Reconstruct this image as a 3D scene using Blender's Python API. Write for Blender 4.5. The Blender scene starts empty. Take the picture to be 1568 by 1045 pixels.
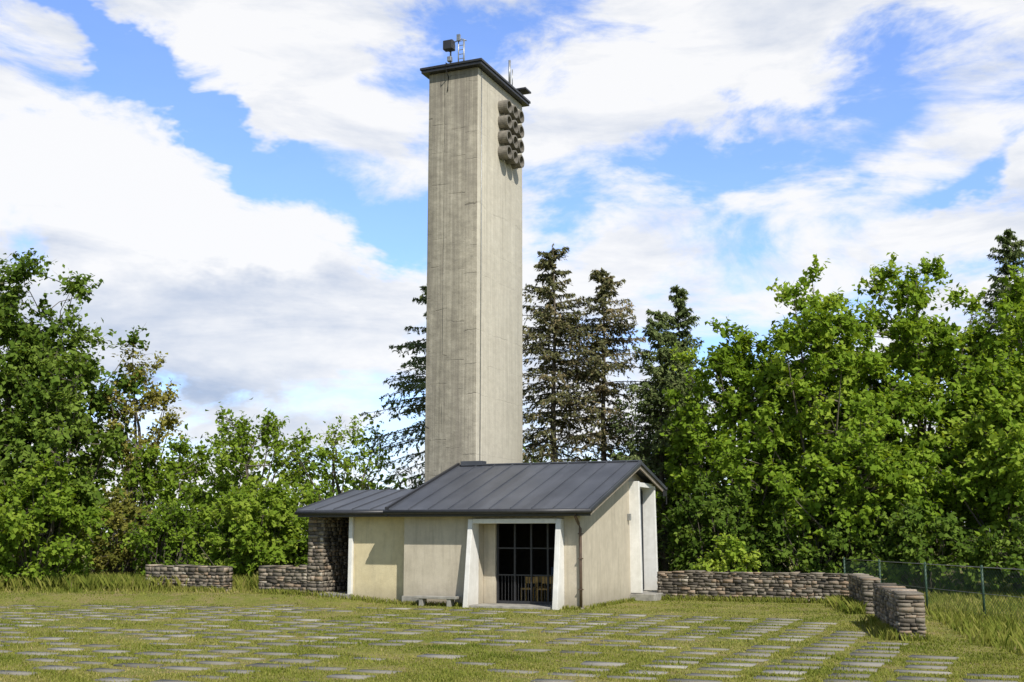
import bpy, math, random
import numpy as np
from mathutils import Vector, Matrix
random.seed(4); rng=np.random.default_rng(7)
scene=bpy.context.scene
R=math.radians
# ------------------------------------------------------------ node helpers
def newmat(name):
    m=bpy.data.materials.new(name); m.use_nodes=True
    nt=m.node_tree; b=nt.nodes['Principled BSDF']
    return m,nt,b
def N(nt,t,**kw):
    n=nt.nodes.new(t)
    for k,v in kw.items(): setattr(n,k,v)
    return n
def MT(nt,op,a,b=None,c=None,clamp=False):
    n=nt.nodes.new('ShaderNodeMath'); n.operation=op; n.use_clamp=clamp
    for i,v in enumerate((a,b,c)):
        if v is None: continue
        if isinstance(v,(int,float)): n.inputs[i].default_value=v
        else: nt.links.new(v,n.inputs[i])
    return n.outputs[0]
def ramp(nt,fac,stops):
    n=nt.nodes.new('ShaderNodeValToRGB'); nt.links.new(fac,n.inputs[0])
    cr=n.color_ramp
    while len(cr.elements)<len(stops): cr.elements.new(0.5)
    for e,(p,c) in zip(cr.elements,stops):
        e.position=p; e.color=(c[0],c[1],c[2],1)
    return n.outputs[0]
def noise(nt,vec,scale,detail=6,rough=.6,dist=0):
    n=nt.nodes.new('ShaderNodeTexNoise')
    n.inputs['Scale'].default_value=scale; n.inputs['Detail'].default_value=detail
    n.inputs['Roughness'].default_value=rough; n.inputs['Distortion'].default_value=dist
    if vec is not None: nt.links.new(vec,n.inputs['Vector'])
    return n
def mapping(nt,vec,scale=(1,1,1),loc=(0,0,0)):
    n=nt.nodes.new('ShaderNodeMapping'); n.inputs['Scale'].default_value=scale
    n.inputs['Location'].default_value=loc; nt.links.new(vec,n.inputs[0]); return n.outputs[0]
def mixc(nt,fac,a,b,mode='MIX'):
    n=nt.nodes.new('ShaderNodeMix'); n.data_type='RGBA'; n.blend_type=mode
    for i,v in ((0,fac),(6,a),(7,b)):
        if isinstance(v,(int,float)): n.inputs[i].default_value=v
        elif isinstance(v,tuple): n.inputs[i].default_value=(v[0],v[1],v[2],1)
        else: nt.links.new(v,n.inputs[i])
    return n.outputs[2]
def bump(nt,b,h,strength=.3,dist=.02):
    n=nt.nodes.new('ShaderNodeBump'); n.inputs['Strength'].default_value=strength
    n.inputs['Distance'].default_value=dist; nt.links.new(h,n.inputs['Height'])
    nt.links.new(n.outputs[0],b.inputs['Normal'])
def objco(nt): return nt.nodes.new('ShaderNodeTexCoord').outputs['Object']

def plaster(name,ca,cb,stain=(.2,.18,.13),bs=.35,sa=.6):
    m,nt,b=newmat(name); co=objco(nt)
    n1=noise(nt,co,1.3,7,.65); n2=noise(nt,mapping(nt,co,(3,3,.3)),2.4,6,.65); n3=noise(nt,co,45,3,.6); n4=noise(nt,mapping(nt,co,(1,1,1),(5,5,5)),4.5,5,.7)
    c=ramp(nt,n1.outputs[0],[(.3,cb),(.7,ca)])
    st=ramp(nt,n2.outputs[0],[(.48,(0,0,0)),(.74,(sa,sa,sa))])
    c=mixc(nt,st,c,stain)
    c=mixc(nt,.5,c,ramp(nt,n4.outputs[0],[(.3,(.80,.79,.76)),(.7,(1.12,1.12,1.12))]),'MULTIPLY')
    sx=N(nt,'ShaderNodeSeparateXYZ'); nt.links.new(co,sx.inputs[0])
    z=MT(nt,'ADD',sx.outputs[2],MT(nt,'MULTIPLY',n1.outputs[0],.5))
    d=ramp(nt,z,[(.28,(.65,.65,.65)),(.85,(0,0,0))])
    c=mixc(nt,d,c,stain)
    nt.links.new(c,b.inputs['Base Color']); b.inputs['Roughness'].default_value=.92
    h=MT(nt,'ADD',n3.outputs[0],MT(nt,'MULTIPLY',n1.outputs[0],1.5)); bump(nt,b,h,bs,.02)
    return m
def flat(name,col,rough=.6,metal=0,var=.25,sc=8):
    m,nt,b=newmat(name); co=objco(nt); n1=noise(nt,co,sc,5,.6)
    c=ramp(nt,n1.outputs[0],[(.3,tuple(v*(1-var) for v in col)),(.7,tuple(min(1,v*(1+var)) for v in col))])
    nt.links.new(c,b.inputs['Base Color']); b.inputs['Roughness'].default_value=rough; b.inputs['Metallic'].default_value=metal
    bump(nt,b,n1.outputs[0],.1,.01)
    return m
M_plaster=plaster('cream_plaster',(.58,.52,.41),(.50,.445,.345),(.29,.255,.195),.35,.5)
M_yplaster=plaster('yellowed_plaster',(.68,.59,.38),(.60,.51,.31),(.34,.29,.20),.35,.5)
M_white=plaster('white_paint',(.82,.81,.78),(.74,.73,.69),(.5,.48,.42),.15,.3)
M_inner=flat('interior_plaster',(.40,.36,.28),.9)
M_dark=flat('dark_metal',(.03,.03,.033),.45)
M_copper=flat('brown_pipe',(.12,.08,.055),.5)
M_wood=flat('varnished_yellow_wood',(.50,.31,.08),.5)
M_galv=flat('galvanised_steel',(.35,.36,.36),.45,.7)
M_green=flat('fence_green',(.03,.07,.04),.5)
M_conc=flat('grey_concrete',(.30,.285,.25),.9,0,.3,5)
M_concd=flat('weathered_concrete_pipe',(.17,.155,.13),.9,0,.4,6)
M_soffit=flat('soffit_board',(.27,.23,.18),.8)

def m_roof():
    m,nt,b=newmat('standing_seam_roof'); co=objco(nt)
    n1=noise(nt,mapping(nt,co,(1,.35,1)),1.6,6,.6); n2=noise(nt,co,18,3,.6)
    br=N(nt,'ShaderNodeTexBrick'); nt.links.new(mapping(nt,co,(1,1,1),(.0,.37,0)),br.inputs['Vector']); br.offset=.5
    br.inputs['Scale'].default_value=1; br.inputs['Brick Width'].default_value=.62; br.inputs['Row Height'].default_value=9; br.inputs['Mortar Size'].default_value=0
    br.inputs['Color1'].default_value=(.85,.85,.85,1); br.inputs['Color2'].default_value=(1.1,1.1,1.1,1)
    c=ramp(nt,n1.outputs[0],[(.3,(.055,.060,.072)),(.7,(.092,.098,.114))])
    c=mixc(nt,.8,c,br.outputs['Color'],'MULTIPLY')
    nt.links.new(c,b.inputs['Base Color']); b.inputs['Roughness'].default_value=.5
    bump(nt,b,MT(nt,'ADD',n1.outputs[0],MT(nt,'MULTIPLY',n2.outputs[0],.2)),.25,.03); return m
M_roof=m_roof()
def m_tower():
    m,nt,b=newmat('board_marked_concrete'); co=objco(nt)
    sx=N(nt,'ShaderNodeSeparateXYZ'); nt.links.new(co,sx.inputs[0])
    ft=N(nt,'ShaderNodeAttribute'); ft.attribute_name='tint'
    wob=noise(nt,co,1.2,4,.6); wv=MT(nt,'MULTIPLY',MT(nt,'SUBTRACT',wob.outputs[0],.5),.25)
    zz=MT(nt,'ADD',MT(nt,'ADD',sx.outputs[2],wv),MT(nt,'MULTIPLY',MT(nt,'SINE',MT(nt,'MULTIPLY',sx.outputs[2],1.7)),.3))
    zz=MT(nt,'ADD',zz,MT(nt,'MULTIPLY',MT(nt,'SNAP',sx.outputs[0],.62),.37))
    fr=MT(nt,'ABSOLUTE',MT(nt,'SUBTRACT',MT(nt,'FRACT',MT(nt,'DIVIDE',zz,1.35)),.5))
    jn=MT(nt,'SUBTRACT',1.,MT(nt,'MULTIPLY',MT(nt,'SUBTRACT',.5,fr),65.,clamp=True),clamp=True)
    brk=noise(nt,co,1.1,5,.7); jn=MT(nt,'MULTIPLY',jn,MT(nt,'MULTIPLY',MT(nt,'SUBTRACT',brk.outputs[0],.40),6.,clamp=True))
    def vline(x0,wd): return MT(nt,'SUBTRACT',1.,MT(nt,'MULTIPLY',MT(nt,'ABSOLUTE',MT(nt,'SUBTRACT',MT(nt,'ADD',sx.outputs[0],MT(nt,'MULTIPLY',wv,.3)),x0)),1./wd,clamp=True),clamp=True)
    vl=MT(nt,'MAXIMUM',vline(-6.38,.022),MT(nt,'MULTIPLY',vline(-5.55,.014),.5))
    b2=noise(nt,mapping(nt,co,(1,1,.5),(4,4,4)),1.1,4,.6)
    vl=MT(nt,'MULTIPLY',MT(nt,'MULTIPLY',vl,MT(nt,'SUBTRACT',1.,ft.outputs['Fac'])),MT(nt,'MULTIPLY',MT(nt,'SUBTRACT',b2.outputs[0],.40),6.,clamp=True))
    lines=MT(nt,'MAXIMUM',MT(nt,'MULTIPLY',jn,MT(nt,'SUBTRACT',.9,MT(nt,'MULTIPLY',ft.outputs['Fac'],.6))),vl)
    n1=noise(nt,co,.9,8,.68); n2=noise(nt,mapping(nt,co,(4,4,.16)),1.5,6,.65); n3=noise(nt,co,30,4,.65); n4=noise(nt,mapping(nt,co,(1,1,1.8),(2,9,1)),2.6,6,.7)
    n5=noise(nt,mapping(nt,co,(7,7,.10),(3,3,3)),1.6,5,.7)
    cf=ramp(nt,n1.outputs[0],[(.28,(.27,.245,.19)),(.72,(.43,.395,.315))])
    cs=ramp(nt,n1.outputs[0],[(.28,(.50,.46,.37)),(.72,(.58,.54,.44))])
    c=mixc(nt,ft.outputs['Fac'],cf,cs)  # front darker, sunward side lighter: light put into the colour, besides real staining
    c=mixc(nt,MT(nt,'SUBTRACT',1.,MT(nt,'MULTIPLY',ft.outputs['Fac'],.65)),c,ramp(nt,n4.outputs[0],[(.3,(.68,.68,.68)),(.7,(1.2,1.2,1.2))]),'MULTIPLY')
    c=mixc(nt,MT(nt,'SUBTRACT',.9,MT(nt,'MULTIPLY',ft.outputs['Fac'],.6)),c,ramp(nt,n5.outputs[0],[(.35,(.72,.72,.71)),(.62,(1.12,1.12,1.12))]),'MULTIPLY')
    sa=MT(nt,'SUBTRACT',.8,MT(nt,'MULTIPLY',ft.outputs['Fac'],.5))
    top=MT(nt,'MULTIPLY',MT(nt,'SUBTRACT',sx.outputs[2],13.5),.035,clamp=True)
    st=MT(nt,'MULTIPLY',ramp(nt,MT(nt,'ADD',n2.outputs[0],top),[(.47,(0,0,0)),(.75,(1,1,1))]),sa)
    c=mixc(nt,st,c,(.18,.16,.13))
    c=mixc(nt,MT(nt,'MULTIPLY',lines,.85),c,(.10,.09,.07))
    sp=noise(nt,co,6,4,.7); pits=ramp(nt,sp.outputs[0],[(.66,(0,0,0)),(.70,(.7,.7,.7))])
    c=mixc(nt,MT(nt,'MULTIPLY',pits,sa),c,(.15,.135,.11))
    nt.links.new(c,b.inputs['Base Color']); b.inputs['Roughness'].default_value=.93
    h=MT(nt,'ADD',MT(nt,'MULTIPLY',lines,-1.0),MT(nt,'ADD',MT(nt,'MULTIPLY',n3.outputs[0],.5),MT(nt,'MULTIPLY',n1.outputs[0],1.6)))
    bump(nt,b,h,.5,.03); return m
M_tower=m_tower()
def m_tint(name,stops,rough=.9,bs=.4,ns=25):
    m,nt,b=newmat(name); a=N(nt,'ShaderNodeAttribute'); a.attribute_name='tint'; co=objco(nt)
    n1=noise(nt,co,ns,4,.7)
    f=MT(nt,'ADD',a.outputs['Fac'],MT(nt,'MULTIPLY',MT(nt,'SUBTRACT',n1.outputs[0],.5),.6))
    nt.links.new(ramp(nt,f,stops),b.inputs['Base Color']); b.inputs['Roughness'].default_value=rough
    bump(nt,b,n1.outputs[0],bs,.02); return m
M_stone=m_tint('rubble_stone',[(0,(.05,.043,.035)),(.35,(.13,.11,.085)),(.6,(.23,.20,.155)),(.78,(.28,.195,.125)),(1,(.42,.38,.31))])
M_slab=m_tint('paving_slab',[(0,(.14,.13,.10)),(.6,(.23,.215,.18)),(1,(.33,.31,.27))])
def m_leaf(name,stops,trans=.3):
    m=bpy.data.materials.new(name); m.use_nodes=True; nt=m.node_tree; nt.nodes.clear()
    a=N(nt,'ShaderNodeAttribute'); a.attribute_name='tint'
    c=ramp(nt,a.outputs['Fac'],stops)
    p=N(nt,'ShaderNodeBsdfDiffuse'); nt.links.new(c,p.inputs[0])
    t=N(nt,'ShaderNodeBsdfTranslucent'); nt.links.new(mixc(nt,1.0,c,(1.4,1.3,.6),'MULTIPLY'),t.inputs[0])
    mx=N(nt,'ShaderNodeMixShader'); mx.inputs[0].default_value=trans
    nt.links.new(p.outputs[0],mx.inputs[1]); nt.links.new(t.outputs[0],mx.inputs[2])
    o=N(nt,'ShaderNodeOutputMaterial'); nt.links.new(mx.outputs[0],o.inputs[0]); return m
L_maple=m_leaf('maple_leaf',[(0,(.075,.13,.014)),(.5,(.20,.31,.032)),(1,(.37,.46,.07))],.38)
L_bright=m_leaf('fresh_leaf',[(0,(.065,.12,.014)),(.5,(.18,.275,.03)),(1,(.32,.40,.06))],.38)
L_dark=m_leaf('dark_leaf',[(0,(.03,.06,.012)),(.5,(.10,.165,.024)),(1,(.20,.28,.05))],.3)
L_olive=m_leaf('yellowing_leaf',[(0,(.12,.13,.025)),(.5,(.26,.25,.055)),(1,(.38,.32,.10))],.3)
L_spruce=m_leaf('spruce_needle',[(0,(.045,.065,.024)),(.5,(.12,.16,.055)),(1,(.24,.28,.11))],.15)
L_spruceb=m_leaf('spruce_needle_with_cones',[(0,(.06,.065,.03)),(.45,(.145,.15,.065)),(.75,(.25,.20,.11)),(1,(.33,.25,.14))],.15)
L_grass=m_leaf('grass_blade',[(0,(.10,.14,.022)),(.45,(.225,.245,.048)),(.75,(.34,.31,.10)),(1,(.45,.36,.19))],.25)
M_bark=flat('bark',(.13,.11,.085),.95,0,.4,6)

# ------------------------------------------------------------ mesh helpers
def link(o,parent=None):
    scene.collection.objects.link(o)
    if parent: o.parent=parent
    return o
def obj(name,verts,faces,mat,parent=None,smooth=False):
    me=bpy.data.meshes.new(name); me.from_pydata([tuple(v) for v in verts],[],faces); me.materials.append(mat); me.update()
    if smooth:
        for p in me.polygons: p.use_smooth=True
    return link(bpy.data.objects.new(name,me),parent)
def bevel(o,w=.012,s=2):
    m=o.modifiers.new('b','BEVEL'); m.width=w; m.segments=s; m.limit_method='ANGLE'; return o
BF=[(0,3,2,1),(4,5,6,7),(0,1,5,4),(1,2,6,5),(2,3,7,6),(3,0,4,7)]
def bv(x0,x1,y0,y1,z0,z1): return [(x0,y0,z0),(x1,y0,z0),(x1,y1,z0),(x0,y1,z0),(x0,y0,z1),(x1,y0,z1),(x1,y1,z1),(x0,y1,z1)]
def box(name,x0,x1,y0,y1,z0,z1,mat,parent=None,bw=.01):
    o=obj(name,bv(x0,x1,y0,y1,z0,z1),BF,mat,parent)
    if bw: bevel(o,bw)
    return o
def boxes(name,L,mat,parent=None,bw=.0):
    V=[];F=[]
    for b in L:
        k=len(V); V+=bv(*b); F+=[tuple(i+k for i in f) for f in BF]
    o=obj(name,V,F,mat,parent)
    if bw: bevel(o,bw)
    return o
def prism_x(name,prof,x0,x1,mat,parent=None,bw=0):
    n=len(prof); V=[(x0,y,z) for y,z in prof]+[(x1,y,z) for y,z in prof]
    F=[tuple(range(n)),tuple(range(2*n-1,n-1,-1))]+[(i,i+n,(i+1)%n+n,(i+1)%n) for i in range(n)]
    o=obj(name,V,F,mat,parent)
    import bmesh
    bm=bmesh.new(); bm.from_mesh(o.data); bmesh.ops.recalc_face_normals(bm,faces=bm.faces); bm.to_mesh(o.data); bm.free()
    if bw: bevel(o,bw)
    return o
def prism_y(name,prof,y0,y1,mat,parent=None,bw=0):
    o=prism_x(name,prof,y0,y1,mat,parent,bw)
    for v in o.data.vertices:
        a,b_,c=v.co; v.co=(b_,a,c)
    o.data.flip_normals(); return o
def tube_path(name,pts,r,mat,parent=None,sides=10):
    V=[];F=[]; pts=[Vector(p) for p in pts]
    for i,p in enumerate(pts):
        d=(pts[min(i+1,len(pts)-1)]-pts[max(i-1,0)]).normalized()
        a=Vector((0,0,1)).cross(d).normalized() if abs(d.z)<=.95 else (Vector((1,0,0))-d*d.x).normalized()
        b=d.cross(a)
        for k in range(sides):
            t=2*math.pi*k/sides; V.append(p+(a*math.cos(t)+b*math.sin(t))*r)
    for i in range(len(pts)-1):
        for k in range(sides):
            k2=(k+1)%sides; F.append((i*sides+k,i*sides+k2,(i+1)*sides+k2,(i+1)*sides+k))
    F.append(tuple(range(sides))[::-1]); F.append(tuple((len(pts)-1)*sides+k for k in range(sides)))
    return obj(name,V,F,mat,parent,True)
class MB:
    def __init__(s): s.v=[];s.f=[];s.t=[];s.m=[];s.n=0
    def add(s,V,F,T,mi):
        s.v.append(V.reshape(-1,3)); s.f.append(F.reshape(-1,4)+s.n); s.n+=len(s.v[-1])
        s.t.append(np.broadcast_to(T,(len(s.f[-1]),)).astype(np.float32)); s.m.append(np.full(len(s.f[-1]),mi,np.int32))
    def build(s,name,mats,parent=None):
        V=np.concatenate(s.v).astype(np.float32); F=np.concatenate(s.f).astype(np.int32); T=np.concatenate(s.t); Mi=np.concatenate(s.m)
        me=bpy.data.meshes.new(name); me.vertices.add(len(V)); me.vertices.foreach_set('co',V.ravel())
        me.loops.add(F.size); me.loops.foreach_set('vertex_index',F.ravel())
        me.polygons.add(len(F)); me.polygons.foreach_set('loop_start',np.arange(0,F.size,4,dtype=np.int32))
        try: me.polygons.foreach_set('loop_total',np.full(len(F),4,np.int32))
        except Exception: pass
        for m in mats: me.materials.append(m)
        me.polygons.foreach_set('material_index',Mi)
        me.update(calc_edges=True)
        a=me.attributes.new('tint','FLOAT','FACE'); a.data.foreach_set('value',T)
        return link(bpy.data.objects.new(name,me),parent)
def nrm(a): return a/np.maximum(np.linalg.norm(a,axis=-1,keepdims=True),1e-9)
def leaves(mb,C,D,Nn,Ln,W,T,mi):
    D=nrm(D); S=nrm(np.cross(D,Nn)); Ln=np.broadcast_to(Ln,(len(C),))[:,None]; W=np.broadcast_to(W,(len(C),))[:,None]
    up=nrm(np.cross(S,D))*W*.18
    V=np.stack([C-D*Ln*.5,C+S*W*.5-D*Ln*.05+up,C+D*Ln*.5,C-S*W*.5-D*Ln*.05+up],1)
    F=np.arange(len(C)*4).reshape(-1,4); mb.add(V,F,T,mi)
def tubes(mb,P0,P1,R0,R1,mi,sides=5):
    P0=np.asarray(P0,float);P1=np.asarray(P1,float); d=nrm(P1-P0)
    ref=np.where(np.abs(d[:,2:3])>.9,np.array([[1.,0,0]]),np.array([[0,0,1.]]))
    a=nrm(np.cross(d,ref)); b=np.cross(d,a); n=len(P0)
    R0=np.broadcast_to(R0,(n,))[:,None];R1=np.broadcast_to(R1,(n,))[:,None]
    ring=[]
    for P,r in ((P0,R0),(P1,R1)):
        for k in range(sides):
            t=2*math.pi*k/sides; ring.append(P+(a*math.cos(t)+b*math.sin(t))*r)
    V=np.stack(ring,1); base=(np.arange(n)*2*sides)[:,None]
    F=np.concatenate([base+np.array([[k,(k+1)%sides,sides+(k+1)%sides,sides+k]]) for k in range(sides)],0)
    mb.add(V,F,.5,mi)

# ------------------------------------------------------------ terrain height
def sst(a,b,x):
    t=np.clip((x-a)/(b-a),0,1); return t*t*(3-2*t)
def gz(x,y):
    x=np.asarray(x,float); y=np.asarray(y,float)
    z=.20*sst(-2.5,-5,x)*sst(33.2,35.3,y)
    z=z+.05*np.sin(x*.35+1)*np.sin(y*.3)*sst(38,44,y)
    return z
gx=np.unique(np.concatenate([np.linspace(-400,-32,14),np.linspace(-32,32,129),np.linspace(32,400,14)]))
gy=np.unique(np.concatenate([np.linspace(-100,5,8),np.linspace(5,60,111),np.linspace(60,600,14)]))
GX,GY=np.meshgrid(gx,gy); V=np.stack([GX,GY,gz(GX,GY)],-1).reshape(-1,3)
nx=len(gx); I=np.arange(len(gy)-1)[:,None]*nx+np.arange(nx-1)[None]; F=np.stack([I,I+1,I+nx+1,I+nx],-1).reshape(-1,4)
m,nt,b=newmat('lawn'); co=objco(nt)
n1=noise(nt,co,.35,6,.65); n2=noise(nt,mapping(nt,co,(1,1,1),(7,3,0)),1.6,6,.7); n3=noise(nt,co,30,3,.8)
c=ramp(nt,n1.outputs[0],[(.32,(.14,.17,.032)),(.5,(.22,.225,.055)),(.68,(.29,.25,.095))])
c=mixc(nt,ramp(nt,n2.outputs[0],[(.48,(0,0,0)),(.66,(.9,.9,.9))]),c,(.29,.22,.125))
c=mixc(nt,.7,c,ramp(nt,n3.outputs[0],[(.3,(.5,.52,.45)),(.7,(1.3,1.3,1.2))]),'MULTIPLY')
nt.links.new(c,b.inputs['Base Color']); b.inputs['Roughness'].default_value=.95; b.inputs['Specular IOR Level'].default_value=.1
bump(nt,b,n3.outputs[0],.7,.05)
mb=MB(); mb.add(V,F,.5,0); g=mb.build('ground',[m])
g.data.polygons.foreach_set('use_smooth',[True]*len(g.data.polygons))

# ------------------------------------------------------------ building frame
FX,FY=1.82,31.35; A=R(-23.0); ca,sa=math.cos(A),math.sin(A)
def l2w(x,y): return FX+x*ca-y*sa, FY+x*sa+y*ca
def w2l(X,Y):
    dx=X-FX;dy=Y-FY; return dx*ca+dy*sa, -dx*sa+dy*ca
def frame(name):
    e=bpy.data.objects.new(name,None); e.location=(FX,FY,0); e.rotation_euler=(0,0,A); link(e); return e
def stones(mb,x0,x1,y0,y1,z0,z1,seed=0,course=.08,mi=0,cap=True):
    r=random.Random(seed)
    J=.011
    def add(a,b_,c,d,e,f,t):
        V=np.array(bv(a,b_,c,d,e,f)); V+=np.array([[r.uniform(-J,J) for _ in range(3)] for _ in range(8)])
        mb.add(V,np.array(BF),t,mi)
    core=.03
    mb.add(np.array(bv(x0+core,x1-core,y0+core,y1-core,z0,z1-.02)),np.array(BF),.12,mi)
    z=z0
    while z<z1-.02:
        h=min(course*r.uniform(.6,1.5),z1-z)
        if z1-(z+h)<.04: h=z1-z
        for side in range(4):
            along=(x0,x1) if side<2 else (y0,y1)
            p=along[0]
            while p<along[1]-.01:
                l=r.uniform(.09,.34); q=min(p+l,along[1])
                if along[1]-q<.08: q=along[1]
                o=r.uniform(-.018,.022); t=min(1,max(0,r.gauss(.5,.24))); g_=.004
                e1=z+r.uniform(0,.010); e2=z+h-r.uniform(0,.010)
                if side==0: add(p+g_,q-g_,y0-o,y0+.12,e1,e2,t)
                elif side==1: add(p+g_,q-g_,y1-.12,y1+o,e1,e2,t)
                elif side==2: add(x0-o,x0+.12,p+g_,q-g_,e1,e2,t)
                else: add(x1-.12,x1+o,p+g_,q-g_,e1,e2,t)
                p=q
        z+=h
    if cap:
        lx=x1-x0; ly=y1-y0; p=0; L=max(lx,ly)
        while p<L-.01:
            q=min(p+r.uniform(.2,.5),L)
            if L-q<.15: q=L
            t=min(1,max(.2,r.gauss(.6,.2))); o=r.uniform(-.01,.015); tt=z1+.01+r.uniform(0,.06)
            if lx>=ly: add(x0+p+.004,x0+q-.004,y0-o,y1+o,z1,tt,t)
            else: add(x0-o,x1+o,y0+p+.004,y0+q-.004,z1,tt,t)
            p=q

# ------------------------------------------------------------ chapel
ch=frame('chapel')
EZ=2.65; RY=4.25; RZ=4.11; sl=(RZ-EZ)/(RY+.35); BE=6.95
def zr(y): return EZ+(y+.35)*sl if y<=RY else RZ-(y-RY)*.25
T=.1
def zw(y): return zr(y)-T+.01
XL=-5.3
box('front_wall_west',XL,-3.2,0,.22,-.1,zw(0),M_plaster,ch)
box('front_wall_east',-.47,0,0,.22,-.1,zw(0),M_plaster,ch)
box('front_wall_over_door',-3.2,-.47,.003,.22,2.37,zw(0)-.005,M_plaster,ch,0)
def gable(name,y0,y1,zb,x0,x1,mat=M_plaster):
    ys=[y0]+([RY] if y0<RY<y1 else [])+[y1]
    prof=[(y0,zb),(y1,zb)]+[(y,zw(y)) for y in ys[::-1]]
    return prism_x(name,prof,x0,x1,mat,ch,0)
gable('east_wall_front',.222,4.5,-.1,-.22,0); gable('east_wall_over_door',4.5,6.1,3.5,-.22,-.003); gable('east_wall_back',6.1,6.6,-.1,-.22,0)
gable('west_wall',.222,6.6,-.1,XL,XL+.2)
box('back_wall',XL+.2,-.22,6.4,6.6,-.1,zw(6.5)-.03,M_plaster,ch,0)
def roof(name,prof,x0,x1,par,pitch=.62,T=.1):
    n=len(prof); P=[(y,z) for y,z in prof]+[(y,z-T) for y,z in prof[::-1]]
    prism_x(name,P,x0,x1,M_roof,par,.008)
    V=[];F=[]; x=x0+.03
    xs=[]
    while x<x1-.02: xs.append(x); x+=pitch
    xs.append(x1-.04)
    for x in xs:
        for (ya,za),(yb,zb) in zip(prof[:-1],prof[1:]):
            k=len(V); w=.012; h=.035
            V+=[(x-w,ya,za-.004),(x+w,ya,za-.004),(x+w,yb,zb-.004),(x-w,yb,zb-.004),(x-w*.7,ya,za+h),(x+w*.7,ya,za+h),(x+w*.7,yb,zb+h),(x-w*.7,yb,zb+h)]
            F+=[tuple(i+k for i in f) for f in BF]
    obj(name+'_seams',V,F,M_roof,par)
roof('main_roof',[(-.42,zr(-.42)),(RY,RZ),(BE,zr(BE))],-5.6,.45,ch)
prism_x('west_verge_flashing',[(-.46,zr(-.46)-.16),(RY,RZ-.16),(RY,RZ+.09),(-.46,zr(-.46)+.09)],-5.68,-5.602,M_dark,ch)
box('ridge_cap',-5.55,.43,RY-.09,RY+.09,RZ-.01,RZ+.035,M_roof,ch,.01)
box('ridge_end_flashing',-5.5,-4.75,RY-.16,RY+.2,RZ-.02,RZ+.13,M_roof,ch,.01)
box('front_fascia',-5.55,.42,-.395,-.36,EZ-.22,EZ-.105,M_dark,ch,0)
prism_x('verge_board',[(-.3,zr(-.3)-T-.12),(RY,RZ-T-.12),(BE-.05,zr(BE-.05)-T-.12),(BE-.05,zr(BE-.05)-T+.002),(RY,RZ-T+.002),(-.3,zr(-.3)-T+.002)],.36,.4,M_soffit,ch)
tube_path('front_gutter',[(-5.70,-.47,EZ-.085),(-2,-.47,EZ-.09),(.47,-.47,EZ-.095)],.065,M_dark,ch,12)
tube_path('annex_gutter',[(-8.86,-.12,2.56),(-5.62,-.12,2.565)],.055,M_dark,ch,12)
tube_path('downpipe',[(.02,-.47,EZ-.1),(.02,-.43,EZ-.25),(.02,-.2,EZ-.42),(.02,-.07,EZ-.55),(.02,-.065,1.2),(.02,-.065,.05)],.042,M_copper,ch,10)
boxes('downpipe_clips',[(-.035,.075,-.12,-.005,z_,z_+.03) for z_ in (.5,1.3,1.95)],M_copper,ch)
tube_path('back_gutter',[(.47,BE+.04,zr(BE)-.07),(-4.9,BE+.04,zr(BE)-.07)],.06,M_dark,ch,10)
boxes('gutter_bracket',[(.40,.46,BE-.25,BE+.02,zr(BE)-.3,zr(BE)-.12),(.43,.46,BE-.02,BE+.02,zr(BE)-.55,zr(BE)-.3)],M_dark,ch)
def fin(name,xa,xb):
    return prism_x(name,[(.2,-.1),(-.56,-.1),(-.50,.25),(-.22,2.36),(.2,2.36)],xa,xb,M_white,ch,.012)
fin('door_fin_left',-3.2,-3.06); fin('door_fin_right',-.62,-.47)
box('door_lintel',-3.058,-.622,-.21,.2,2.24,2.365,M_white,ch,.01)
box('door_threshold',-3.05,-.63,-.45,.6,-.1,.06,M_conc,ch,.01)
boxes('recess_walls',[(-3.2,-3.06,.223,.9,.0,2.5),(-.62,-.47,.223,.9,0,2.5)],M_plaster,ch)
box('recess_panel',-3.058,-2.7,.52,.68,.061,2.36,M_plaster,ch,.01)
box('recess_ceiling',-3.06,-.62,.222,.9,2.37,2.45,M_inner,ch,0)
scr=[(-2.7,-2.64,.6,.66,.06,2.36),(-.68,-.625,.6,.66,.06,2.36),(-2.64,-.68,.6,.66,2.28,2.36),(-2.64,-.68,.6,.66,.06,.14)]
vs=(-2.15,-1.66,-1.17)
for xx in vs: scr.append((xx-.025,xx+.025,.6,.66,.14,2.28))
ed=[-2.64]+[q for v in vs for q in (v-.025,v+.025)]+[-.68]
for a_,b_ in zip(ed[::2],ed[1::2]):
    for z_ in (.82,1.55): scr.append((a_,b_,.61,.65,z_,z_+.035))
for k in range(1,20):
    x_=-2.64+k*.098
    if min(abs(x_-q) for q in vs)>.05: scr.append((x_-.007,x_+.007,.622,.636,.14,.82))
boxes('door_grille',scr,M_dark,ch)
M_intd=flat('interior_painted_shade',(.045,.04,.033),.9)  # near-black walls and floor: the room's shade put into the colour
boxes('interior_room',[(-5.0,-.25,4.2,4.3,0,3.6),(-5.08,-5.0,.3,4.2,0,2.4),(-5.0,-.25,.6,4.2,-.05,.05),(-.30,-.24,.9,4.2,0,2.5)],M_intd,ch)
pw=[]
for yy in (1.15,1.9,2.6):
    for x0 in (-2.2,-1.72,-1.24):
        a_=x0; b_=a_+.38
        pw+=[(a_,b_,yy,yy+.34,.42,.46),(a_,b_,yy+.34,yy+.37,.58,.76),(a_,a_+.035,yy,yy+.035,.05,.418),(b_-.035,b_,yy,yy+.035,.05,.418),(a_,a_+.035,yy+.33,yy+.375,.05,.578),(b_-.035,b_,yy+.33,yy+.375,.05,.578)]
boxes('wooden_chairs',pw,M_wood,ch,.004)
M_cloth=flat('altar_cloth',(.2,.28,.42),.9)
boxes('altar',[(-2.2,-1.2,3.5,3.9,.05,.98),],M_cloth,ch,.02)
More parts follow.
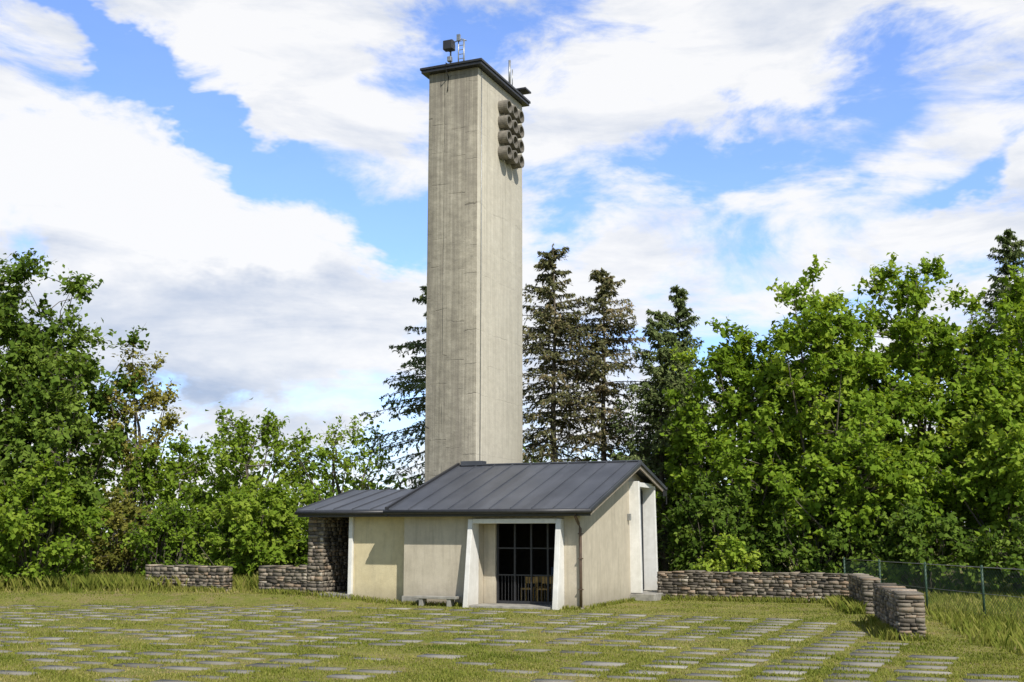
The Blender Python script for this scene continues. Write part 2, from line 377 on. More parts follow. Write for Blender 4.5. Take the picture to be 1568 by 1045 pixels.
boxes('altar_candles',[(-2.1,-2.06,3.6,3.64,.98,1.25),(-1.34,-1.3,3.6,3.64,.98,1.25),(-1.75,-1.7,3.7,3.74,.98,1.9),(-1.9,-1.55,3.66,3.7,1.5,1.56)],M_white,ch)
def fin2(name,ya,yb,top):
    return prism_y(name,[(-.2,.22),(.34,.22),(.34,.8),(.30,top),(-.2,top)],ya,yb,M_white,ch,.012)
fin2('side_door_fin_front',4.38,4.52,3.52); fin2('side_door_fin_back',6.08,6.2,3.44)
box('side_door_lintel',-.15,.26,4.522,6.078,3.36,3.5,M_white,ch,.01)
M_blued=flat('grey_blue_door',(.10,.125,.15),.4)
box('side_door_leaf',-.16,-.1,4.52,6.08,.2,3.36,M_blued,ch,0)
boxes('side_door_rails',[(-.1,-.07,4.56,4.62,.25,3.3),(-.1,-.07,5.27,5.33,.25,3.3),(-.1,-.07,5.98,6.04,.25,3.3)],M_dark,ch)
box('side_step',-.1,.75,4.3,6.3,-.1,.2,M_conc,ch,.015)
boxes('wall_lamp',[(.0,.1,4.15,4.25,2.35,2.55)],M_galv,ch,.01)
box('plinth_corner',XL-.02,-4.72,-.05,.0,-.1,.24,M_conc,ch,.01)
boxes('low_bench',[(-4.75,-3.45,-.42,-.12,.2,.27),(-4.6,-4.48,-.4,-.14,-.05,.2),(-3.75,-3.63,-.4,-.14,-.05,.2)],M_conc,ch,.01)
# annex
AY=.35
box('annex_front_wall',-7.14,XL-.002,AY,AY+.22,0,2.66,M_yplaster,ch)
box('annex_corner_strip',-7.27,-7.142,AY-.09,AY+.25,0,2.60,M_white,ch,.01)
box('annex_beam',-8.2,-7.272,AY+.02,AY+.2,2.44,2.64,M_soffit,ch,0)
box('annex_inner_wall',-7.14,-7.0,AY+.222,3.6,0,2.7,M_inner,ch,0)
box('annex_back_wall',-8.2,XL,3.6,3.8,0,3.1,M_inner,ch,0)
mb=MB(); stones(mb,-8.70,-8.18,AY,4.2,0,2.58,11,.09,0,False); mb.build('annex_stone_wall',[M_stone],ch)
roof('annex_roof',[(-.08,2.65),(3.15,3.34),(6.2,2.75)],-8.86,-5.685,ch,.62,.07)
box('annex_fascia',-8.83,-5.69,-.06,-.03,2.44,2.575,M_dark,ch,0)
box('porch_floor',-8.18,-7.142,.2,3.6,0,.235,M_conc,ch,.01)

# ------------------------------------------------------------ tower
tw=frame('bell_tower')
TX0,TX1,TY0,TY1,TZ=-6.98,-5.12,4.45,8.39,17.6
mb=MB()
cs=[(TX0,TY0),(TX1,TY0),(TX1,TY1),(TX0,TY1)]
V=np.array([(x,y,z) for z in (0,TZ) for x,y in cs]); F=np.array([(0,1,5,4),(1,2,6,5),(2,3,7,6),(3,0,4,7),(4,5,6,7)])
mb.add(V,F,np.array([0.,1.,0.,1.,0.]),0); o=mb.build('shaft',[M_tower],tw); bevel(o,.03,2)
ov=.2
box('cap_slab',TX0-ov,TX1+ov,TY0-ov,TY1+ov,TZ+.002,TZ+.1,M_dark,tw,.01)
box('cap_flashing',TX0-ov-.04,TX1+ov+.04,TY0-ov-.04,TY1+ov+.04,TZ+.102,TZ+.19,M_dark,tw,.015)
V=[];F=[]
def pipe(cx,y,z,r,l):
    k=len(V); n=22; ri=r*.76
    rings=[(0,r),(l,r),(l,ri),(.02,ri)]
    for dx,rr in rings:
        for i in range(n):
            t=2*math.pi*i/n; V.append((cx+dx,y+rr*math.cos(t),z+rr*math.sin(t)))
    for j in range(3):
        for i in range(n):
            i2=(i+1)%n; F.append((k+j*n+i,k+j*n+i2,k+(j+1)*n+i2,k+(j+1)*n+i))
    F.append(tuple(k+3*n+i for i in range(n)))
for c_ in range(3):
    for r_ in range(4):
        pipe(TX1-.003,6.35+c_*.56,16.80-r_*.56,.235,.36)
obj('sound_pipes',V,F,M_concd,tw)
boxes('floodlight',[(-6.42,-6.05,4.35,4.6,18.38,18.72)],M_dark,tw,.03)
boxes('floodlight_housing',[(-6.36,-6.1,4.6,4.72,18.42,18.66),(-6.3,-6.15,4.45,4.6,17.98,18.16)],M_galv,tw,.02)
tube_path('floodlight_mast',[(-6.24,4.62,17.75),(-6.24,4.62,18.5)],.03,M_galv,tw)
for i,(x,y,h) in enumerate(((-5.98,4.7,1.25),(-5.78,4.7,1.05),(-5.88,4.95,1.15))):
    tube_path('antenna_pole_%d'%i,[(x,y,17.75),(x,y,17.75+h)],.022,M_galv,tw,8)
boxes('antenna_rungs',[(-5.98,-5.78,4.69,4.71,17.78+.16*i,17.80+.16*i) for i in range(1,7)]+[(-6.02,-5.9,4.62,4.7,18.75,18.98)],M_galv,tw)
tube_path('antenna_arm',[(-6.25,4.7,18.72),(-5.85,4.7,18.82),(-5.7,4.75,18.75)],.02,M_galv,tw,8)
tube_path('cap_post',[(-5.0,6.9,17.75),(-5.0,6.9,18.75)],.045,M_galv,tw,8)
tube_path('cap_post_thin',[(-5.0,7.15,17.75),(-5.0,7.15,18.5)],.02,M_galv,tw,8)
boxes('cap_hatch',[(-5.45,-4.75,7.8,8.35,17.98,18.04),(-5.2,-5.10,8.0,8.1,17.79,17.98)],M_dark,tw)
tube_path('cable',[(-6.2,4.5,17.85),(-6.2,4.18,17.8),(-6.2,4.18,17.55),(-6.22,4.43,17.4),(-6.25,4.43,16.9)],.018,M_dark,tw,6)
tube_path('lightning_conductor',[(-5.09,4.7,17.6),(-5.095,4.72,12),(-5.095,4.7,3.9)],.012,M_galv,tw,6)

# ------------------------------------------------------------ stone walls
def swall(x0,x1,y0,y1,h,seed,world=False,rot=0,loc=(0,0)):
    mb=MB(); stones(mb,x0,x1,y0,y1,-.1,h,seed,.075)
    o=mb.build('low_stone_wall',[M_stone])
    if world: o.location=(loc[0],loc[1],0); o.rotation_euler=(0,0,rot)
    else: o.location=(FX,FY,0); o.rotation_euler=(0,0,A)
    return o
swall(-14.7,-11.7,.35,.80,.93,21)
swall(-10.42,-8.74,.35,.80,.97,22)
swall(0,6.0,0,.45,.80,23,True,A,(4.4,35.95))
swall(0,.42,0,3.1,.82,24,True,-math.atan2(.49,3.0),(8.76,29.6))
swall(0,.47,0,4.1,.82,25,True,-math.atan2(.76,4.0),(7.30,22.5))

# ------------------------------------------------------------ fence
fe=bpy.data.objects.new('wire_fence',None); link(fe)
fp=[(10.1,36.0),(10.3,33.2),(10.6,30.4),(10.9,27.5),(11.3,24.7),(11.7,21.9),(12.1,19)]
for i,(x,y) in enumerate(fp):
    tube_path('post_%d'%i,[(x,y,-.1),(x,y,1.25)],.03,M_green,fe,8)
tube_path('top_wire',[(x,y,1.2) for x,y in fp],.010,M_galv,fe,6)
tube_path('mid_wire',[(x,y,.6) for x,y in fp],.006,M_galv,fe,6)
mb=MB(); P0=[];P1=[]
for (xa,ya),(xb,yb) in zip(fp[:-1],fp[1:]):
    Lw=math.hypot(xb-xa,yb-ya); n=int(Lw/.11); H=1.15
    for i in range(-11,n):
        for s in (1,-1):
            t0=i/n; t1=(i+11)/n; z0,z1=(.02,H) if s>0 else (H,.02)
            c0=max(t0,0); c1=min(t1,1)
            za=z0+(z1-z0)*(c0-t0)/(t1-t0); zb=z0+(z1-z0)*(c1-t0)/(t1-t0)
            P0.append((xa+(xb-xa)*c0,ya+(yb-ya)*c0,za)); P1.append((xa+(xb-xa)*c1,ya+(yb-ya)*c1,zb))
tubes(mb,P0,P1,.0028,.0028,0,3); mb.build('mesh',[M_green],fe)

# ------------------------------------------------------------ paving slabs
mb=MB(); SL=[]
pr=random.Random(9)
PX,PY=.92,.74
ly=-16.5
while ly<-1.4:
    lx=-22
    while lx<13:
        X,Y=l2w(lx,ly); az=X/max(Y,1)
        dens=.40+.65*sst(.0,.10,az)+.40*sst(-.10,-.2,az)+.35*math.sin(X*.5+Y*.7)*math.sin(Y*.9)
        if Y>33 or X>7.0-.02*(Y-20) or Y<14: dens=-1
        if pr.random()<dens:
            w=.34+pr.uniform(-.06,.04); d=.14+pr.uniform(-.05,.03); cx=lx+pr.uniform(-.04,.04); cy=ly+pr.uniform(-.04,.04); a=pr.gauss(0,.025)
            top=.017+pr.uniform(-.008,.007); pts=[]
            for sx_,sy_ in ((-1,-1),(1,-1),(1,1),(-1,1)):
                px=cx+(w*sx_+pr.uniform(-.04,.04))*math.cos(a)-(d*sy_)*math.sin(a); py=cy+(d*sy_+pr.uniform(-.03,.03))*math.cos(a)+(w*sx_)*math.sin(a)
                pts.append(l2w(px,py))
            V=np.array([(p[0],p[1],-.03) for p in pts]+[(p[0],p[1],top+pr.uniform(-.004,.004)) for p in pts])
            mb.add(V,np.array(BF),min(1,max(0,pr.gauss(.5,.22))),0); SL.append((cx,cy,w,d,pr.uniform(.5,1)))
        lx+=PX
    ly+=PY
mb.build('paving_slabs',[M_slab])

# ------------------------------------------------------------ grass
from math import pi
def grass(name,X,Y,h,w,tintb,mat=L_grass):
    n=len(X); a=rng.uniform(0,2*pi,n); lean=rng.uniform(.1,.7,n)
    Z=gz(X,Y); base=np.stack([X,Y,Z-.005],-1)
    side=np.stack([np.cos(a),np.sin(a),0*a],-1); ld=np.stack([-np.sin(a),np.cos(a),0*a],-1)*(lean*h)[:,None]
    h3=np.stack([0*h,0*h,h],-1)
    V=np.stack([base-side*w[:,None],base+side*w[:,None],base+side*w[:,None]*.6+h3*.6+ld*.35,base+h3+ld],1)
    mb=MB(); mb.add(V,np.arange(n*4).reshape(-1,4),tintb,0); return mb.build(name,[mat])
def patch(X,Y,s=1.,ph=0):
    return (np.sin(X*.9*s+1.3*np.sin(Y*.7*s+ph))+np.sin(Y*1.1*s+1.7*np.sin(X*.6*s+ph*2))+.6*np.sin(X*2.9*s+Y*2.3*s+ph))/2.6
n=250000
Y=15.5/(1-rng.uniform(0,1,n)*(1-15.5/42)); X=Y*rng.uniform(-.48,.50,n)
lx,lyy=w2l(X,Y)
inb=((lx>-5.3)&(lx<.02)&(lyy>-.02)&(lyy<7))|((lx>-8.7)&(lx<-5.2)&(lyy>.2)&(lyy<5))|((lx>-3.05)&(lx<-.6)&(lyy>-.5)&(lyy<1))
k=~inb
S=np.zeros((60,40),bool); SW=np.zeros((60,40,5))
for s in SL:
    i=int(round((s[0]+22)/PX)); j=int(round((s[1]+16.5)/PY))
    if 0<=i<60 and 0<=j<40: S[i,j]=True; SW[i,j]=s
ci=np.clip(np.round((lx+22)/PX).astype(int),0,59); cj=np.clip(np.round((lyy+16.5)/PY).astype(int),0,39); ok=S[ci,cj]; sw=SW[ci,cj]
on=ok&(np.abs(lx-sw[:,0])<sw[:,2]*.93)&(lyy-sw[:,1]<sw[:,3])&(lyy-sw[:,1]>-sw[:,3]-.15)
k&=~(on&(rng.uniform(0,1,n)<sw[:,4]))
X=X[k];Y=Y[k]; lx=lx[k];lyy=lyy[k]; n=len(X)
p=patch(X,Y,.8); p2=patch(X,Y,2.6,2)
kk=rng.uniform(0,1,n)>.65*np.clip(p2*1.2+p*.6,0,1)
X=X[kk];Y=Y[kk];lx=lx[kk];lyy=lyy[kk];p=p[kk];p2=p2[kk];n=len(X)
h=(.020+.022*rng.uniform(0,1,n))*(1-.4*np.clip(p2,-1,1)); h*=np.where(rng.uniform(0,1,n)<.02,2.2,1)
near=np.exp(-np.abs(lyy)/.12)*(lx>-9)*(lx<.5)
h+=near*.08*rng.uniform(0,1,n)
tall=sst(34.5,37,Y)*(np.abs(lx+4)>4.8); h+=tall*rng.uniform(.03,.2,n)
w=.007+.006*rng.uniform(0,1,n); w*=(Y/20)**.7
t=.50+.22*p+.2*p2+rng.normal(0,.14,n); grass('lawn_grass',X,Y,h,w,np.clip(t,0,1).astype(np.float32))
TX=[];TY=[];TH=[]
def strip(xa,ya,xb,yb,nn,spread,hh,loc=False):
    for _ in range(nn):
        t=rng.uniform(); x=xa+(xb-xa)*t+rng.normal(0,spread*.3); y=ya+(yb-ya)*t-abs(rng.normal(0,spread))
        if loc: x,y=l2w(x,y)
        TX.append(x);TY.append(y);TH.append(hh*rng.uniform(.3,1.2))
strip(-14.8,.33,-11.6,.33,1000,.12,.18,True); strip(-10.5,.33,-8.7,.33,600,.12,.16,True); strip(-8.7,.3,-5.3,.3,700,.12,.15,True)
strip(-5.3,-.06,-3.3,-.06,700,.1,.13,True); strip(-.5,-.06,0,-.06,150,.08,.12,True)
strip(4.4,35.9,9.9,33.6,1500,.15,.18)
for _ in range(1500):
    t=rng.uniform(); TX.append(7.25+.9*t-abs(rng.normal(0,.16))); TY.append(22.4+4.2*t); TH.append(.2*rng.uniform(.3,1.2))
for _ in range(1400):
    t=rng.uniform(); TX.append(8.7+.55*t-abs(rng.normal(0,.2))); TY.append(29.4+3.6*t); TH.append(.3*rng.uniform(.3,1.2))
strip(7.3,22.45,7.8,22.45,200,.08,.15)
for _ in range(600):
    t=rng.uniform(); x,y=l2w(.05+abs(rng.normal(0,.08)),.1+4.2*t); TX.append(x);TY.append(y);TH.append(.12*rng.uniform(.3,1.2))
for _ in range(22000):
    x=rng.uniform(8.3,17); y=rng.uniform(19,40)
    if x<8.4+.25*(y-22): continue
    TX.append(x);TY.append(y);TH.append(.25*rng.uniform(.3,1.2))
for _ in range(24000):
    TX.append(rng.uniform(-24,-5.5)); TY.append(rng.uniform(36.8,41)); TH.append(.5*rng.uniform(.3,1.1))
TX=np.array(TX);TY=np.array(TY);TH=np.array(TH); n=len(TX)
lx,ly_=w2l(TX,TY); kk=~((lx>-8.7)&(lx<.0)&(ly_>.35)&(ly_<6)); TX=TX[kk];TY=TY[kk];TH=TH[kk];n=len(TX)
grass('tall_grass',TX,TY,TH,.008+.01*rng.uniform(0,1,n),np.clip(.38+.18*patch(TX,TY,1.3)+rng.normal(0,.16,n),0,1))

# ------------------------------------------------------------ trees
def decid(name,x,y,H,Rr,zb,ncl,lpc,leaf,mat,seed,cl=.8,trunk=True,squash=1.,tb=0.5,ry=None,lean=0):
    r=np.random.default_rng(seed); mb=MB(); z0=float(gz(x,y)); ry=ry or Rr
    cz=(H+zb)/2; hz=(H-zb)/2
    d=nrm(r.normal(size=(ncl,3))); rad=.35+.65*r.uniform(size=ncl)**.6
    ph=r.uniform(0,6,6)
    az=np.arctan2(d[:,1],d[:,0])
    f=1+.16*np.sin(2*az+ph[0]+2*d[:,2])+.13*np.sin(3*az+ph[1]-3*d[:,2])+.12*np.sin(5*az+ph[2]+4*d[:,2])+r.normal(0,.05,ncl)
    wid=np.where(d[:,2]>0,1-.15*d[:,2],1.)
    C=np.stack([x+d[:,0]*Rr*rad*f*wid+lean*d[:,2],y+d[:,1]*ry*rad*f*wid,z0+cz+d[:,2]*hz*rad*np.clip(f,.75,1.06)],-1)
    C[:,2]=np.maximum(C[:,2],z0+.25)
    base=np.array([x,y,z0])
    if trunk:
        tp=[base+np.array([.15*math.sin(i*1.3+ph[3])*i/5,.15*math.cos(i*1.1+ph[4])*i/5,H*.78*i/7-.1]) for i in range(8)]
        tp=np.array(tp); tr=np.linspace(.032*H*.6+.03,.03,8)
        tubes(mb,tp[:-1],tp[1:],tr[:-1],tr[1:],0,8)
        nl=min(16,ncl//4); idx=r.choice(ncl,nl,replace=False); LP=[]
        for i in idx:
            tgt=C[i]; s=tp[min(6,max(1,int(((tgt[2]-z0)/H)*5*r.uniform(.5,.95))))]
            mid=(s+tgt)/2+np.array([0,0,-.1*np.linalg.norm(tgt-s)])+r.normal(0,.12,3)
            ts=np.linspace(0,1,7)[:,None]; path=(1-ts)**2*s+2*ts*(1-ts)*mid+ts**2*tgt
            rr=np.linspace(.012*H*.6+.02,.012,7); tubes(mb,path[:-1],path[1:],rr[:-1],rr[1:],0,5); LP.append(path)
        LP=np.concatenate(LP+[tp[2:]])
    else:
        LP=base+r.normal(0,.15,(6,3))*np.array([1,1,0])
    D2=((C[:,None]-LP[None])**2).sum(-1)+np.where(LP[None,:,2]>C[:,None,2],3.,0); near=LP[D2.argmin(1)]
    m1=(near+C)/2+r.normal(0,.1,C.shape); tubes(mb,near,m1,.022,.016,0,4); tubes(mb,m1,C,.016,.008,0,4)
    K=10; outw=nrm(C-np.array([x,y,z0+cz*.8]))
    td=nrm(outw[:,None]*.55+r.normal(0,.62,(ncl,K,3))+np.array([0,0,.12])); tl=cl*r.uniform(.45,1.15,(ncl,K))
    tips=C[:,None]+td*tl[...,None]; Cb=np.broadcast_to(C[:,None],tips.shape)
    tubes(mb,Cb.reshape(-1,3),tips.reshape(-1,3),.008,.003,0,3)
    per=max(1,lpc//K)
    t=r.uniform(.08,1.05,(ncl,K,per)); P=Cb[:,:,None]+td[:,:,None]*(tl[...,None]*t)[...,None]+r.normal(0,.085*cl/.8,(ncl,K,per,3))
    P[...,2]-=.10*t**2*cl
    n=ncl*K*per; P=P.reshape(-1,3); dd=np.broadcast_to(td[:,:,None],(ncl,K,per,3)).reshape(-1,3)
    Dr=dd*.5+r.normal(0,.6,(n,3))+np.array([0,0,-.25]); Nn=np.array([.1,-.5,1.])+r.normal(0,.5,(n,3))+dd*.4
    tint=tb+np.repeat(r.normal(0,.13,ncl),K*per)+np.repeat(r.normal(0,.07,ncl*K),per)+r.normal(0,.1,n)
    L=leaf*r.uniform(.6,1.3,n); leaves(mb,P,Dr,Nn,L,L*r.uniform(.55,.85,n)*squash,np.clip(tint,0,1),1)
    return mb.build(name,[M_bark,mat])

def spruce(name,x,y,H,Rr,zb,mat,seed,per=46,droop=.35,tb=.45,whorl=.33,powr=.85,miss=.10,nbr=7):
    r=np.random.default_rng(seed); mb=MB(); z0=float(gz(x,y))
    tp=np.array([[x+.05*math.sin(i),y,z0+H*i/10-.05] for i in range(11)]); tr=np.linspace(.014*H,.012,11); tubes(mb,tp[:-1],tp[1:],tr[:-1],tr[1:],0,7)
    Bs=[];z=zb
    while z<H-.15:
        u=(z-zb)/(H-zb); L0=Rr*(1-u)**powr+.12
        for k in range(nbr if u<.8 else 4):
            if r.uniform()<miss: continue
            Bs.append((z+r.uniform(-.12,.12),r.uniform(0,2*pi),L0*r.uniform(.5,1.2),u))
        z+=whorl*(1-.35*u)*r.uniform(.8,1.3)
    B=np.array(Bs); nb=len(B); a=B[:,1]; out=np.stack([np.cos(a),np.sin(a),0*a],-1); sd=np.stack([-np.sin(a),np.cos(a),0*a],-1)
    def pt(t):
        L=B[:,2].reshape((-1,)+(1,)*(t.ndim-1)); u=B[:,3].reshape(L.shape); z=B[:,0].reshape(L.shape)
        rise=(.45*u-.10)*L*t; dr=-droop*L*(1-.6*u)*t**1.6+.16*L*np.clip(t-.72,0,1)**1.0
        o=out.reshape((nb,)+(1,)*(t.ndim-1)+(3,)); p=o*(L*t)[...,None]
        p[...,0]+=x; p[...,1]+=y; p[...,2]=z0+z+rise+dr; return p
    ts=np.linspace(0,1,6)
    for t0,t1 in zip(ts[:-1],ts[1:]):
        tubes(mb,pt(np.full(nb,t0)),pt(np.full(nb,t1)),.022*(1-t0)+.004,.022*(1-t1)+.004,0,4)
    K=14; tk=(np.linspace(.12,1,K)[None]+r.uniform(-.03,.03,(nb,K))); bp=pt(tk)
    sg=np.where(np.arange(K)%2==0,1.,-1.)[None,:,None]
    tw_d=nrm(sd[:,None]*sg*r.uniform(.4,1,(nb,K,1))+out[:,None]*r.uniform(.2,.8,(nb,K,1))+np.array([0,0,-1.])*r.uniform(.15,.9,(nb,K,1)))
    tlen=(B[:,2][:,None]*.26+.15)*np.sin(np.clip(tk,0,1)*pi*.8+.35)*r.uniform(.5,1.2,(nb,K))
    tip=bp+tw_d*tlen[...,None]; tubes(mb,bp.reshape(-1,3),tip.reshape(-1,3),.007,.003,0,3)
    pp=max(2,per//K*2); t=r.uniform(0,1.05,(nb,K,pp)); P=bp[:,:,None]+tw_d[:,:,None]*(tlen[...,None]*t)[...,None]+r.normal(0,.03,(nb,K,pp,3))
    n=nb*K*pp; P=P.reshape(-1,3); dd=np.broadcast_to(tw_d[:,:,None],(nb,K,pp,3)).reshape(-1,3)
    D=dd+r.normal(0,.45,(n,3)); tint=tb+np.repeat(r.normal(0,.12,nb),K*pp)+r.normal(0,.14,n)
    leaves(mb,P,D,r.normal(0,.5,(n,3))+np.array([0,-.6,1.]),r.uniform(.12,.24,n),r.uniform(.045,.085,n),np.clip(tint,0,1),1)
    q=18; t=r.uniform(.08,1,(nb,q)); P=pt(t).reshape(-1,3); dd=np.repeat(out,q,0); n=len(P)
    leaves(mb,P,dd+r.normal(0,.5,(n,3)),r.normal(0,.5,(n,3))+np.array([0,0,1.]),r.uniform(.12,.22,n),r.uniform(.04,.08,n),np.clip(tb+.08+r.normal(0,.14,n),0,1),1)
    q=30; zz=z0+H-r.uniform(0,.7,q); P=np.stack([np.full(q,x)+r.normal(0,.03,q),np.full(q,y),zz],-1)
    leaves(mb,P,r.normal(0,.4,(q,3))+np.array([0,0,1.]),r.normal(0,1,(q,3)),.16,.05,.5,1)
    return mb.build(name,[M_bark,mat])

# left group
decid('maple_tree',-18.4,42.5,12.1,3.6,.6,275,120,.22,L_dark,101,.9,tb=.6)
decid('maple_tree',-15.9,41,8.7,2.2,.3,115,120,.21,L_dark,102,.8,tb=.65)
decid('locust_tree',-14.0,43.5,8.6,1.3,3.6,40,100,.16,L_olive,103,.7,tb=.5)
decid('fruit_tree',-9.4,42,6.3,2.3,.8,84,90,.17,L_bright,104,.7,tb=.55)
decid('fruit_tree',-12.2,42.5,5.0,2.0,.3,76,90,.17,L_bright,105,.65,tb=.45)
decid('fruit_tree',-6.4,43,5.9,1.9,1.2,44,70,.15,L_bright,106,.75,tb=.6)
decid('leafy_shrub',-8.7,39.2,3.5,1.5,.1,80,130,.17,L_bright,107,.6,False,tb=.6)
decid('leafy_shrub',-11.6,39.8,2.7,1.6,.1,60,100,.14,L_bright,108,.6,False,tb=.3)
decid('leafy_shrub',-15.6,38.6,3.9,2.1,.1,100,120,.19,L_bright,109,.7,False,tb=.5)
decid('leafy_shrub',-6.6,40.2,3.0,1.5,.1,60,100,.15,L_bright,110,.6,False,tb=.5)
decid('leafy_shrub',-18.6,38.5,4.6,2.0,.1,90,120,.19,L_dark,111,.7,False,tb=.7)
decid('leafy_shrub',-13.6,40.8,3.2,1.4,.1,50,90,.14,L_olive,112,.6,False,tb=.2)
# conifers
spruce('spruce_tree',-3.2,47,12.3,4.9,.8,L_spruce,201,60,.48,.6,.50,.8,.18,7)
spruce('spruce_tree',1.75,48,14.0,3.9,.8,L_spruceb,202,60,.33,.42,.34,.62,.2)
spruce('spruce_tree',3.85,48.5,13.1,3.6,.8,L_spruceb,203,60,.33,.5,.34,.6,.2)
spruce('spruce_tree',5.9,46,10.8,2.7,.5,L_spruce,204,60,.1,.55,.32,.6)
spruce('spruce_tree',7.1,49,12.5,2.5,.5,L_spruce,205,60,.05,.5,.32,.7)
spruce('spruce_tree',21.6,49,15.0,4.4,.5,L_spruce,206,58,.2,.4,.34,.7)
# right maples
decid('maple_tree',8.3,43,9.4,2.6,.5,190,120,.22,L_maple,301,.75,tb=.42)
decid('maple_tree',11.3,42,11.1,2.8,.6,235,120,.22,L_maple,302,.8,tb=.50)
decid('maple_tree',14.8,42.5,11.8,3.0,.6,255,120,.22,L_maple,303,.8,tb=.54)
decid('maple_tree',18.5,41.5,10.9,2.9,.6,225,120,.22,L_maple,304,.8,tb=.50)
decid('maple_tree',16.4,38.5,6.6,2.4,.5,120,120,.22,L_maple,305,.75,tb=.58)
decid('maple_tree',11.6,39.0,6.0,2.3,.8,100,110,.22,L_maple,311,.7,tb=.46)
decid('leafy_shrub',6.8,40,3.6,1.5,.1,80,100,.18,L_dark,306,.6,False,tb=.5)
decid('leafy_shrub',6.9,37.6,1.75,.75,.1,36,110,.15,L_maple,307,.42,False,tb=.7)
decid('leafy_shrub',9.9,38.8,3.0,1.9,.1,90,100,.18,L_dark,308,.6,False,tb=.5)
decid('leafy_shrub',13.2,37.8,2.9,2.0,.1,90,100,.18,L_dark,309,.6,False,tb=.5)
decid('leafy_shrub',16.8,35.8,2.4,2.2,.1,90,100,.17,L_dark,310,.6,False,tb=.5)
# distant tree mass
r=np.random.default_rng(55); mb=MB(); nc=1200
cx=r.uniform(-75,75,nc); cy=56+r.uniform(-3,6,nc)+np.abs(cx)*-.05; top=4.2+1.2*np.sin(cx*.33)+.8*np.sin(cx*.9+1)+np.where(cx>8,3.0,0)
czz=r.uniform(0,1,nc)**.8*top; C=np.stack([cx,cy,czz],-1); q=50
P=(C[:,None]+r.normal(0,.8,(nc,q,3))).reshape(-1,3); P[:,2]=np.abs(P[:,2]); n=len(P)
leaves(mb,P,r.normal(0,1,(n,3)),r.normal(0,.6,(n,3))+np.array([0,-.2,1]),r.uniform(.25,.45,n),r.uniform(.18,.32,n),np.clip(.4+np.repeat(r.normal(0,.15,nc),q)+r.normal(0,.1,n),0,1),0)
mb.build('distant_trees',[L_dark])

# ------------------------------------------------------------ light, sky
el=47.0; sd=Vector((.45,-.893,0)).normalized()
d=Vector((sd.x*math.cos(R(el)),sd.y*math.cos(R(el)),math.sin(R(el))))
sun=bpy.data.lights.new('sun','SUN'); sun.energy=5.0; sun.angle=R(.5); sun.color=(1,.95,.86)
so=bpy.data.objects.new('sun',sun); link(so); so.rotation_euler=d.to_track_quat('Z','Y').to_euler(); so.location=(0,-10,40)
w=bpy.data.worlds.new('World'); scene.world=w; w.use_nodes=True; nt=w.node_tree; nt.nodes.clear()
sky=N(nt,'ShaderNodeTexSky'); sky.sky_type='NISHITA'; sky.sun_disc=False; sky.sun_elevation=R(el); sky.sun_rotation=math.atan2(sd.x,sd.y)
sky.air_density=1.0; sky.dust_density=.3; sky.ozone_density=2.5
tc=N(nt,'ShaderNodeTexCoord'); sx=N(nt,'ShaderNodeSeparateXYZ'); nt.links.new(tc.outputs['Generated'],sx.inputs[0])
azn=MT(nt,'ARCTAN2',sx.outputs[0],sx.outputs[1]); eln=MT(nt,'ARCSINE',sx.outputs[2])
# clouds kept in view; unseen sky overhead and behind dimmed to cut fill light
ahead=MT(nt,'MULTIPLY',MT(nt,'ADD',sx.outputs[1],-.1),2.2,clamp=True)
high=MT(nt,'SUBTRACT',1.,MT(nt,'MULTIPLY',MT(nt,'SUBTRACT',eln,.55),3.,clamp=True),clamp=True)
in_view=MT(nt,'MULTIPLY',ahead,high)
skc=mixc(nt,1.0,sky.outputs[0],mixc(nt,in_view,(.68,.70,.74),(1.12,1.30,1.75)),'MULTIPLY')
bg1=N(nt,'ShaderNodeBackground'); bg1.inputs[1].default_value=.15; nt.links.new(skc,bg1.inputs[0])
cb=N(nt,'ShaderNodeCombineXYZ'); nt.links.new(azn,cb.inputs[0]); nt.links.new(MT(nt,'MULTIPLY',eln,1.7),cb.inputs[1])
wn=noise(nt,cb.outputs[0],7.5,5,.62); sc_=N(nt,'ShaderNodeSeparateColor'); nt.links.new(wn.outputs['Color'],sc_.inputs[0])
aw=MT(nt,'ADD',azn,MT(nt,'MULTIPLY',MT(nt,'SUBTRACT',sc_.outputs[0],.5),.14)); ew=MT(nt,'ADD',eln,MT(nt,'MULTIPLY',MT(nt,'SUBTRACT',sc_.outputs[1],.5),.13))
K=1830.
def ell(a,e,ra,re,ang,amp):
    c,s=math.cos(R(ang)),math.sin(R(ang))
    da=MT(nt,'SUBTRACT',aw,a); de=MT(nt,'SUBTRACT',ew,e)
    p=MT(nt,'MULTIPLY_ADD',da,c/ra,MT(nt,'MULTIPLY',de,s/ra))
    q=MT(nt,'MULTIPLY_ADD',de,c/re,MT(nt,'MULTIPLY',da,-s/re))
    r2=MT(nt,'MULTIPLY_ADD',p,p,MT(nt,'MULTIPLY',q,q))
    return MT(nt,'MULTIPLY',MT(nt,'EXPONENT',MT(nt,'MULTIPLY',r2,-1.)),amp)
def E(px,py,rx,ry,ang,amp): return ell((px-784)/K,(815-py)/K,rx/K,ry/K,-ang,amp)
fb=noise(nt,mapping(nt,cb.outputs[0],(1,1.4,1),(3.1,1.7,0)),6.5,7,.60,.4)
den=MT(nt,'ADD',MT(nt,'MULTIPLY',MT(nt,'SUBTRACT',fb.outputs[0],.5),2.2),.62)
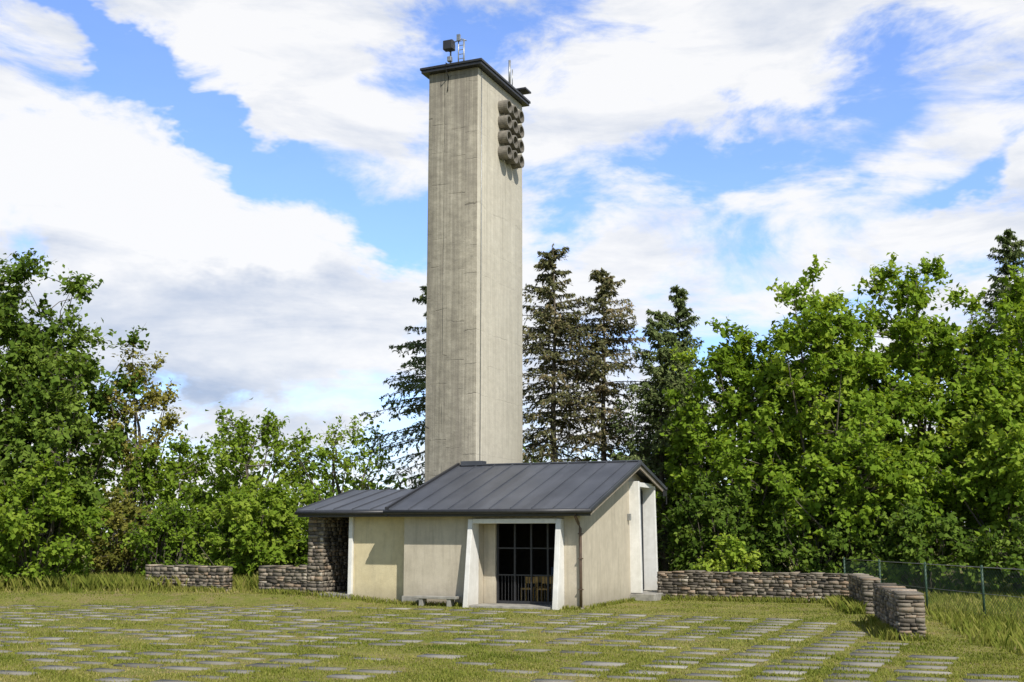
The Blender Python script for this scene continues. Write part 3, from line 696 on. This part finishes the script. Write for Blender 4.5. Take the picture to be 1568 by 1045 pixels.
for e in [(150,110,200,30,32,-.85),(370,225,150,30,25,-.75),(590,350,65,48,0,-.6),(690,40,90,40,0,-.5),(1190,220,240,50,-8,-.55),
          (1400,110,80,70,0,-.45),(1490,280,120,24,-20,-.45),(210,635,120,20,0,-.4),(880,340,50,60,0,-.4),
          (250,375,330,115,15,.75),(430,90,200,70,20,.4),(1130,50,220,65,-5,.4),(1470,350,150,40,-15,.35),(250,560,300,70,-5,.35)]:
    den=MT(nt,'ADD',den,E(*e))
mr=N(nt,'ShaderNodeMapRange'); mr.interpolation_type='SMOOTHSTEP'; nt.links.new(den,mr.inputs[0]); mr.inputs[1].default_value=.28; mr.inputs[2].default_value=.74
mask=MT(nt,'ADD',MT(nt,'MULTIPLY',mr.outputs[0],.92),.05)
mask=MT(nt,'MAXIMUM',mask,MT(nt,'MULTIPLY',MT(nt,'SUBTRACT',1.,MT(nt,'MULTIPLY',eln,6.,clamp=True),clamp=True),.7))
mask=MT(nt,'MULTIPLY',mask,MT(nt,'MULTIPLY_ADD',in_view,.88,.12))
sn=noise(nt,mapping(nt,cb.outputs[0],(1,1.9,1),(9,4,0)),6.,6,.6,.3)
sh=MT(nt,'MULTIPLY',MT(nt,'SUBTRACT',sn.outputs[0],.46),2.3)
for e in [(400,440,170,50,0,.8),(120,480,200,50,5,.7),(330,600,260,45,0,.55),(240,300,260,75,20,-.9)]:
    sh=MT(nt,'ADD',sh,E(*e))
sh=MT(nt,'MULTIPLY',sh,1.,clamp=True)
cc=mixc(nt,sh,(.98,.98,.985),(.45,.54,.71))
bg2=N(nt,'ShaderNodeBackground'); bg2.inputs[1].default_value=1.0; nt.links.new(cc,bg2.inputs[0])
mx=N(nt,'ShaderNodeMixShader'); nt.links.new(mask,mx.inputs[0]); nt.links.new(bg1.outputs[0],mx.inputs[1]); nt.links.new(bg2.outputs[0],mx.inputs[2])
wo=N(nt,'ShaderNodeOutputWorld'); nt.links.new(mx.outputs[0],wo.inputs[0])

# ------------------------------------------------------------ camera
cam=bpy.data.cameras.new('camera'); cam.lens=40.9; cam.sensor_width=36; cam.clip_end=2000
co_=bpy.data.objects.new('camera',cam); link(co_); co_.location=(0,0,2.0); co_.rotation_euler=(R(90+9.34),0,0); scene.camera=co_
scene.view_settings.view_transform='Standard'; scene.view_settings.look='None'; scene.view_settings.exposure=0
